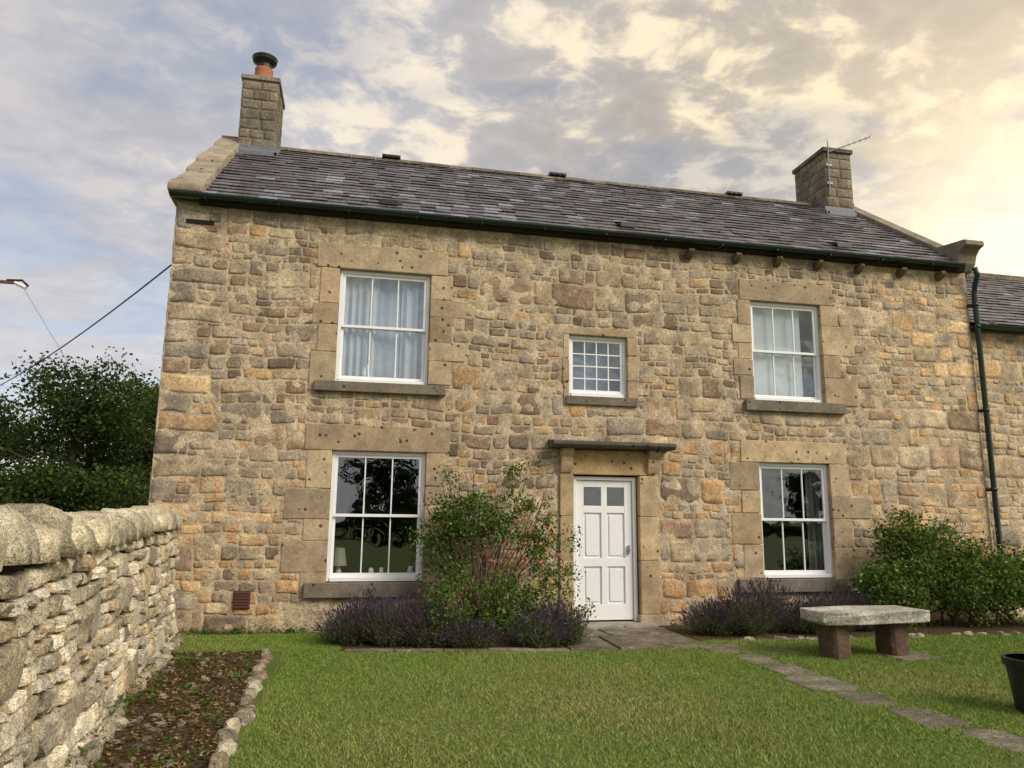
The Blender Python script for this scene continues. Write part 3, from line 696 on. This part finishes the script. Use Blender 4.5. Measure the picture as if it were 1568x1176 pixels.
def lavender(name,cs,seed,n=600):
    e=empty(name); rng=np.random.RandomState(seed); V=[];Fq=[];C=[];k=0
    for (cx,cy,r,h) in cs:
        m=int(n*r/.35); lx,ly=rng.normal(0,.05,2)
        t=rng.uniform(0,2*math.pi,m); sp=rng.uniform(0,1,m)**.6
        bx=cx+np.cos(t)*sp*r*.35; by=cy+np.sin(t)*sp*r*.35; tx=cx+lx+np.cos(t)*sp*r*1.3+rng.normal(0,.06,m); ty=np.minimum(cy+ly+np.sin(t)*sp*r*1.1,-.04); tz=h*(1-.5*sp**2)*rng.uniform(.5,1.2,m)
        for i in range(m):
            a=np.array([bx[i],by[i],0]);b=np.array([tx[i],ty[i],tz[i]]); dd=(b-a); s=np.array([rng.normal(),rng.normal(),0]); s/=np.linalg.norm(s); w=.003
            g=np.array(lin((108,110,84)))*rng.uniform(.6,1.2)
            V+= [a-s*w,a+s*w,b+s*w*.6,b-s*w*.6]; C+=[g]*4; Fq.append((k,k+1,k+2,k+3)); k+=4
            p=np.array(lin(random.choice([(92,76,106),(104,86,120),(80,66,92),(104,90,104),(98,84,96)])))*rng.uniform(.7,1.2); L=rng.uniform(.045,.08); u_=dd/np.linalg.norm(dd); w=.0085
            c0=b-u_*L*.2
            V+=[c0,c0+u_*L*.5+s*w,c0+u_*L,c0+u_*L*.5-s*w]; C+=[p]*4; Fq.append((k,k+1,k+2,k+3)); k+=4
            s2=np.cross(s,u_); V+=[c0,c0+u_*L*.5+s2*w,c0+u_*L,c0+u_*L*.5-s2*w]; C+=[p]*4; Fq.append((k,k+1,k+2,k+3)); k+=4
    mknp("flower_spikes",np.array(V),np.array(Fq),np.array(C),M_leaf,e,4)
    cl=[((cx,cy,h*.32),(r*.95,r*.8,h*.38),r) for cx,cy,r,h in cs]; P=foliage(cl,int(3600*len(cs)),rng,60,.09); P[:,1]=np.minimum(P[:,1],-.03)
    Cc=pc([(90,98,70),(76,88,58),(66,74,56),(106,108,82)],len(P),rng); V,Fc,Cc=quads(P,.05,Cc,1.2,.22,rng); mknp("foliage",V,Fc,Cc,M_leaf,e,4)
lavender("lavender_bush",[(.08,-.95,.32,.40),(.5,-1.1,.36,.46),(.98,-1.2,.34,.42),(.3,-.6,.3,.5),(.8,-.6,.3,.48)],21)
lavender("lavender_bush.001",[(1.45,-1.45,.28,.26),(2.2,-1.5,.3,.36),(2.6,-1.4,.26,.44)],22)
lavender("lavender_bush.002",[(4.75,-.9,.36,.38),(5.2,-.95,.4,.52),(5.65,-.7,.42,.58),(6.2,-.95,.42,.44),(6.75,-.8,.4,.52),(7.1,-.85,.35,.48)],23)
st=[((U(7.6,9.9),-.6,0),(U(7.2,10.1),U(-1.1,-.3),U(.8,1.6)),.012) for _ in range(30)]
plant("garden_shrub",[((8.25,-.6,.85),(.65,.45,.5),3),((7.5,-.8,.5),(.5,.45,.42),2),((9.1,-.8,.6),(.8,.5,.55),3.4),((8.0,-.55,1.35),(.35,.25,.28),.7),((8.7,-.5,1.2),(.35,.25,.3),.6),((10.0,-.9,.6),(.6,.5,.5),2.2)],26000,[(74,98,44),(102,122,60),(122,136,76),(56,76,38),(88,108,56)],.055,31,st,csize=50,sub=.17)
M_bark=simple("bark",(70,60,50),.95,.1,var=.3,bump=.03)
def tree(name,base,H,Rw,seed,n=26000,leaf=.2,th=.22,cmin=.12,nl=16,low=0):
    rnd=random.Random(seed); rng=np.random.RandomState(seed); e=empty(name); mb=MB(); b=Vector(base); tips=[]
    tp=b+Vector((rnd.uniform(-.4,.4),rnd.uniform(-.4,.4),H*.5)); mb.tube([b,b.lerp(tp,.5)+Vector((.1,0,0)),tp,tp+Vector((0,0,H*.22))],[H*.03,H*.024,H*.016,H*.005],9)
    for i in range(nl):
        t=rnd.uniform(th,1.0); s=b.lerp(tp+Vector((0,0,H*.15)),t); a=rnd.uniform(0,6.28); up=rnd.uniform(.15,.7)*(.5+t*.6)
        L=Rw*rnd.uniform(.6,1.0)*(1-.3*t); en=s+Vector((math.cos(a)*L,math.sin(a)*L,L*up)); md=s.lerp(en,.5)+Vector((0,0,.08*L)); mb.tube([s,md,en],[H*.010,H*.007,H*.002],6)
        for q_ in range(4):
            f0=rnd.uniform(.45,1); s2=s.lerp(en,f0); e2=s2+Vector((rnd.uniform(-1,1),rnd.uniform(-1,1),rnd.uniform(-.1,.8)))*Rw*.3; mb.tube([s2,e2],[H*.004,H*.0015],5); tips.append(e2)
    for i in range(low):
        a=rnd.uniform(0,6.28); L=Rw*rnd.uniform(.25,.9); s=b+Vector((0,0,H*rnd.uniform(.2,.34))); en=b+Vector((math.cos(a)*L,math.sin(a)*L,H*rnd.uniform(.16,.42))); mb.tube([s,s.lerp(en,.5)+Vector((0,0,.4)),en],[H*.007,H*.005,H*.0015],6); tips+= [en,s.lerp(en,.65)]
    for i in range(14): tips.append(tp+Vector((rnd.uniform(-.5,.5)*Rw,rnd.uniform(-.5,.5)*Rw,H*rnd.uniform(.1,.36))))
    mk("trunk",mb,M_bark,e,smooth=True)
    T=np.array([tuple(t) for t in tips]); T=np.concatenate([T,T+rng.normal(size=T.shape)*Rw*.12]); sz=rng.uniform(.07,.15,len(T))*Rw; i=rng.randint(0,len(T),n)
    P=T[i]+np.clip(rng.normal(size=(n,3)),-1.8,1.8)*sz[i][:,None]*np.array([1,1,.7]); P=P[P[:,2]>b.z+H*cmin]
    C=pc([(66,82,42),(54,70,36),(80,94,50),(48,60,34)],len(P),rng)*rng.uniform(.7,1.2,(len(P),1)); V,Fc,C=quads(P,leaf,C,1,.65,rng); mknp("crown",V,Fc,C,M_leaf,e,4)
tree("oak_tree",(-11.4,24,-1.0),9.8,4.2,41,44000,.17,.15,nl=26,low=40)
tree("oak_tree.001",(-16.6,27,-1.0),8.2,3.2,42,15000,.17,.5,.60)
tree("oak_tree.002",(-8.6,29,-1.0),10.2,4.2,43,36000,.17,.12,nl=22,low=36)
tree("oak_tree.003",(-12.2,32,-1.0),8.4,3.6,47,24000,.18,.12,nl=18,low=30)
tree("ash_tree",(29.5,22,0),11.3,3.5,44,12000,.2)
for i,(x,y,h) in enumerate(((-14,-40,6),(3,-46,8.5),(13,-48,5.5),(26,-42,8),(-26,-42,6),(40,-50,7))): tree("garden_tree" if i==0 else "garden_tree.%03d"%i,(x,y,0),h,h*.38,50+i,5000,.3)
def mass(name,x0,x1,y,h,n,leaf,seed,dep=3,z0=0):
    rng=np.random.RandomState(seed); x=rng.uniform(x0,x1,n); prof=h*(.65+.2*np.sin(x*.31+seed)+.15*np.sin(x*.87+1)+.08*np.sin(x*2.3)); z=z0+prof*rng.uniform(0,1,n)**.6; yy=y+rng.uniform(-dep/2,dep/2,n)
    P=np.stack([x,yy,z],1); C=pc([(56,72,38),(46,62,32),(66,80,44)],n,rng); V,Fc,C=quads(P,leaf,C,1,.8,rng); mknp(name,V,Fc,C,M_leaf,None,4)
mass("hedge",-14.2,-2.9,30,3.1,15000,.26,61)
mass("distant_hedge",-160,-25,150,6.5,16000,.9,62,6)
mass("rear_hedge",-60,70,-42,2.2,20000,.4,63)
mb=MB(); mb.add([(-160,60,.2),(-12,60,.2),(-25,148,1.2),(-200,148,1.2)],[(0,1,2,3)]); mk("wheat_field",mb,simple("wheat",(190,160,100),.95,.1,var=.15,sc_=.3))
def grass():
    rng=np.random.RandomState(9); n=380000
    x=rng.uniform(-.8,9.8,n); y=-1.3-6.0*rng.uniform(0,1,n)
    n2=26000; x=np.concatenate([x,rng.uniform(-2.0,.1,n2)]); y=np.concatenate([y,rng.uniform(-1.42,-.03,n2)])
    k=np.ones(len(x),bool)
    k&=~inpoly(x,y,SB)
    k&=~((x>-.05)&(x<2.75)&(y>-1.44-.13*x-.1)); k&=~((x>2.5)&(x<4.35)&(y>-1.85)); k&=~((x>4.35)&(y>-1.38)); k&=~((x<-.66)&(y<-1.45))
    k&=~((y< -5.6)&(x>4.9)); k&=(y>-6.9)|(x<3)
    for (px_,py_) in PATH: k&=~((np.abs(x-px_)<.17)&(np.abs(y-py_)<.25)&(rng.rand(len(x))<.94))
    k&=~((np.abs(x-6.22)<.26)&(np.abs(y+2.65)<.27))
    x=x[k];y=y[k];n=len(x)
    g=(np.sin(x*1.9+y*.7)+np.sin(x*.8-y*2.1+1)+np.sin(3.1*x+2.7*y+2)*.7+np.sin(6.3*x-5.1*y)*.5+np.sin(11*x+3*y)*.4+np.sin(4*x+13*y)*.4)/3.2
    h=rng.uniform(.012,.030,n)*(1+.35*g); a=rng.uniform(0,2*math.pi,n); w=rng.uniform(.002,.0042,n)
    l=rng.normal(0,.017,(n,2))
    P=np.stack([x,y,np.zeros(n)+.001],1); s=np.stack([np.cos(a)*w,np.sin(a)*w,np.zeros(n)],1); T=P+np.stack([l[:,0],l[:,1],h],1)
    V=np.stack([P-s,P+s,T],1).reshape(-1,3)
    A=np.array([.19,.285,.055]);B=np.array([.40,.34,.14]); D_=np.array([.12,.19,.04])
    br=(np.exp(-((x-2.0)**2/1.3+(y+4.2)**2/.8))+.6*np.exp(-((x-.4)**2/.5+(y+5)**2/1.2))+.5*np.exp(-((x-3.2)**2/.6+(y+3.)**2/.3))+.5*np.exp(-((x-5.2)**2/.6+(y+4.)**2/.5)))
    t=np.clip(.06+.32*g+.6*br+rng.normal(0,.2,n),0,1)[:,None]; C=(A*(1-t)+B*t)*rng.uniform(.72,1.28,(n,1)); C=np.where(rng.rand(n,1)<.12,D_,C)
    mknp("lawn_grass",V,np.arange(n*3).reshape(n,3),np.repeat(C,3,axis=0),M_grass,None,3)
grass()
# ------------------------------------------------------------------ wires
up=empty("utility_pole"); mb=MB(); mb.tube([(-9.6,10,0),(-9.6,10,8.2)],[.14,.1],10); mb.box(-9.6,-8.6,9.96,10.04,7.2,7.27); mk("pole",mb,M_wood,up)
mb=MB(); mb.tube([(-8.62,10,7.24),(-8.35,10,7.12)],[.05,.06],8); mk("insulator",mb,M_white,up); mb=MB(); mb.tube([(-8.8,9.98,7.28),(-8.45,9.98,7.3),(-8.3,9.98,7.16)],.03,6); mk("bracket",mb,M_black,up)
def wire(name,a,b,sag,r=.009):
    a=Vector(a);b=Vector(b); mb=MB(); mb.tube([a.lerp(b,t/16)-Vector((0,0,sag*4*(t/16)*(1-t/16))) for t in range(17)],r,5); mk(name,mb,M_black)
wire("power_line",(XL,.1,4.88),(-14.5,19.5,5.2),.45,.012)
wire("telephone_line",(-8.4,10,7.1),(-12,40,3),.3,.005)
# ------------------------------------------------------------------ light
sd=Vector((.55,-.62,.64)).normalized()
s=bpy.data.lights.new("front_fill_sun",'SUN'); s.energy=3.1; s.angle=math.radians(27); s.color=(1,.93,.82); so=bpy.data.objects.new("front_fill_sun",s); bpy.context.collection.objects.link(so)  # soft fill added from behind the camera for the facade; sunset lies ahead
so.rotation_euler=sd.to_track_quat('Z','Y').to_euler(); so.location=(10,-20,20)
w=bpy.data.worlds.new("World"); sc.world=w; w.use_nodes=True; T=w.node_tree; T.nodes.clear()
def N(t,**k):
    o=T.nodes.new(t)
    for a_,v in k.items(): setattr(o,a_,v)
    return o
def Lk(a_,b_): T.links.new(a_,b_)
def mth(op,a_,b_=0,c_=None):
    o=N("ShaderNodeMath",operation=op)
    for i,v in enumerate((a_,b_)):
        if isinstance(v,(int,float)): o.inputs[i].default_value=v
        else: Lk(v,o.inputs[i])
    return o.outputs[0]
def mrg(x,a_,b_,c_,d_):
    o=N("ShaderNodeMapRange",interpolation_type='SMOOTHSTEP'); Lk(x,o.inputs[0])
    for i,v in enumerate((a_,b_,c_,d_)): o.inputs[i+1].default_value=v
    return o.outputs[0]
def mx(f,a_,b_,mode='MIX'):
    o=N("ShaderNodeMix",data_type='RGBA',blend_type=mode)
    for sk,v in ((o.inputs[0],f),(o.inputs[6],a_),(o.inputs[7],b_)):
        if isinstance(v,(int,float,tuple)): sk.default_value=v
        else: Lk(v,sk)
    return o.outputs[2]
tc=N("ShaderNodeTexCoord"); sp=N("ShaderNodeSeparateXYZ"); Lk(tc.outputs["Generated"],sp.inputs[0])
zc=mth('ADD',mth('MAXIMUM',sp.outputs[2],0),.16)
cb=N("ShaderNodeCombineXYZ"); Lk(mth('DIVIDE',sp.outputs[0],zc),cb.inputs[0]); Lk(mth('DIVIDE',sp.outputs[1],zc),cb.inputs[1])
def nz(scale,det,ro,off=0,dist=0,ys=1.5):
    o=N("ShaderNodeTexNoise"); mp_=N("ShaderNodeMapping"); mp_.inputs["Location"].default_value=(off,off*.7,0); mp_.inputs["Rotation"].default_value=(0,0,.5); mp_.inputs["Scale"].default_value=(1,ys,1)
    Lk(cb.outputs[0],mp_.inputs[0]); Lk(mp_.outputs[0],o.inputs["Vector"]); o.inputs["Scale"].default_value=scale; o.inputs["Detail"].default_value=det; o.inputs["Roughness"].default_value=ro; o.inputs["Distortion"].default_value=dist; return o.outputs["Fac"]
sky=N("ShaderNodeTexSky",sky_type='NISHITA'); sky.sun_disc=False; sky.sun_elevation=math.asin(sd.z); sky.sun_rotation=math.atan2(sd.x,sd.y)
def dot(v):
    o=N("ShaderNodeVectorMath",operation='DOT_PRODUCT'); Lk(tc.outputs["Generated"],o.inputs[0]); o.inputs[1].default_value=Vector(v).normalized(); return mth('MAXIMUM',o.outputs["Value"],0)
glow=mth('POWER',dot((.80,.66,.27)),20); glow2=mth('POWER',dot((.76,.66,.28)),75)
n1=nz(1.5,5,.55,3.1,.3); n2=nz(9.0,5,.6,7.7,.3,1.1); n3=nz(2.2,4,.5,1.3,.3)
right=mrg(sp.outputs[0],-.1,.45,0,1)
dens=mrg(n1,.38,.53,.62,1)
mixn=mth('ADD',mth('MULTIPLY',n2,.62),mth('MULTIPLY',n3,.5))
lit=mrg(mixn,.53,.65,0,1); dark=mrg(mixn,.42,.56,1,0)
shade=mx(right,(.58,.57,.60,1),(.56,.50,.43,1)); shade=mx(mth('MULTIPLY',dark,.6),shade,mx(right,(.45,.455,.50,1),(.39,.36,.33,1)))
light=mx(right,(.94,.84,.71,1),(1.05,.90,.64,1))
leftcalm=mrg(sp.outputs[0],-.36,-.02,.2,1)
cc=mx(mth('MULTIPLY',lit,leftcalm),shade,light); cc=mx(mth('MULTIPLY',glow,.7),cc,(1.16,.91,.57,1)); 
hor=mrg(sp.outputs[2],.0,.42,1,0); cc=mx(mth('MULTIPLY',hor,mrg(sp.outputs[0],-.5,.6,.85,.25)),cc,(.72,.73,.78,1))
low=mrg(sp.outputs[2],.0,.14,1,0); cc=mx(mth('MULTIPLY',low,.7),cc,(.86,.77,.70,1))
cc=mx(glow2,cc,(1.5,1.3,.95,1))
bg1=N("ShaderNodeBackground"); Lk(sky.outputs[0],bg1.inputs[0]); bg1.inputs[1].default_value=.15
bg2=N("ShaderNodeBackground"); Lk(cc,bg2.inputs[0]); bg2.inputs[1].default_value=1.0
ms=N("ShaderNodeMixShader"); Lk(mth('MAXIMUM',dens,hor),ms.inputs[0]); Lk(bg1.outputs[0],ms.inputs[1]); Lk(bg2.outputs[0],ms.inputs[2])
wo=N("ShaderNodeOutputWorld"); Lk(ms.outputs[0],wo.inputs[0])
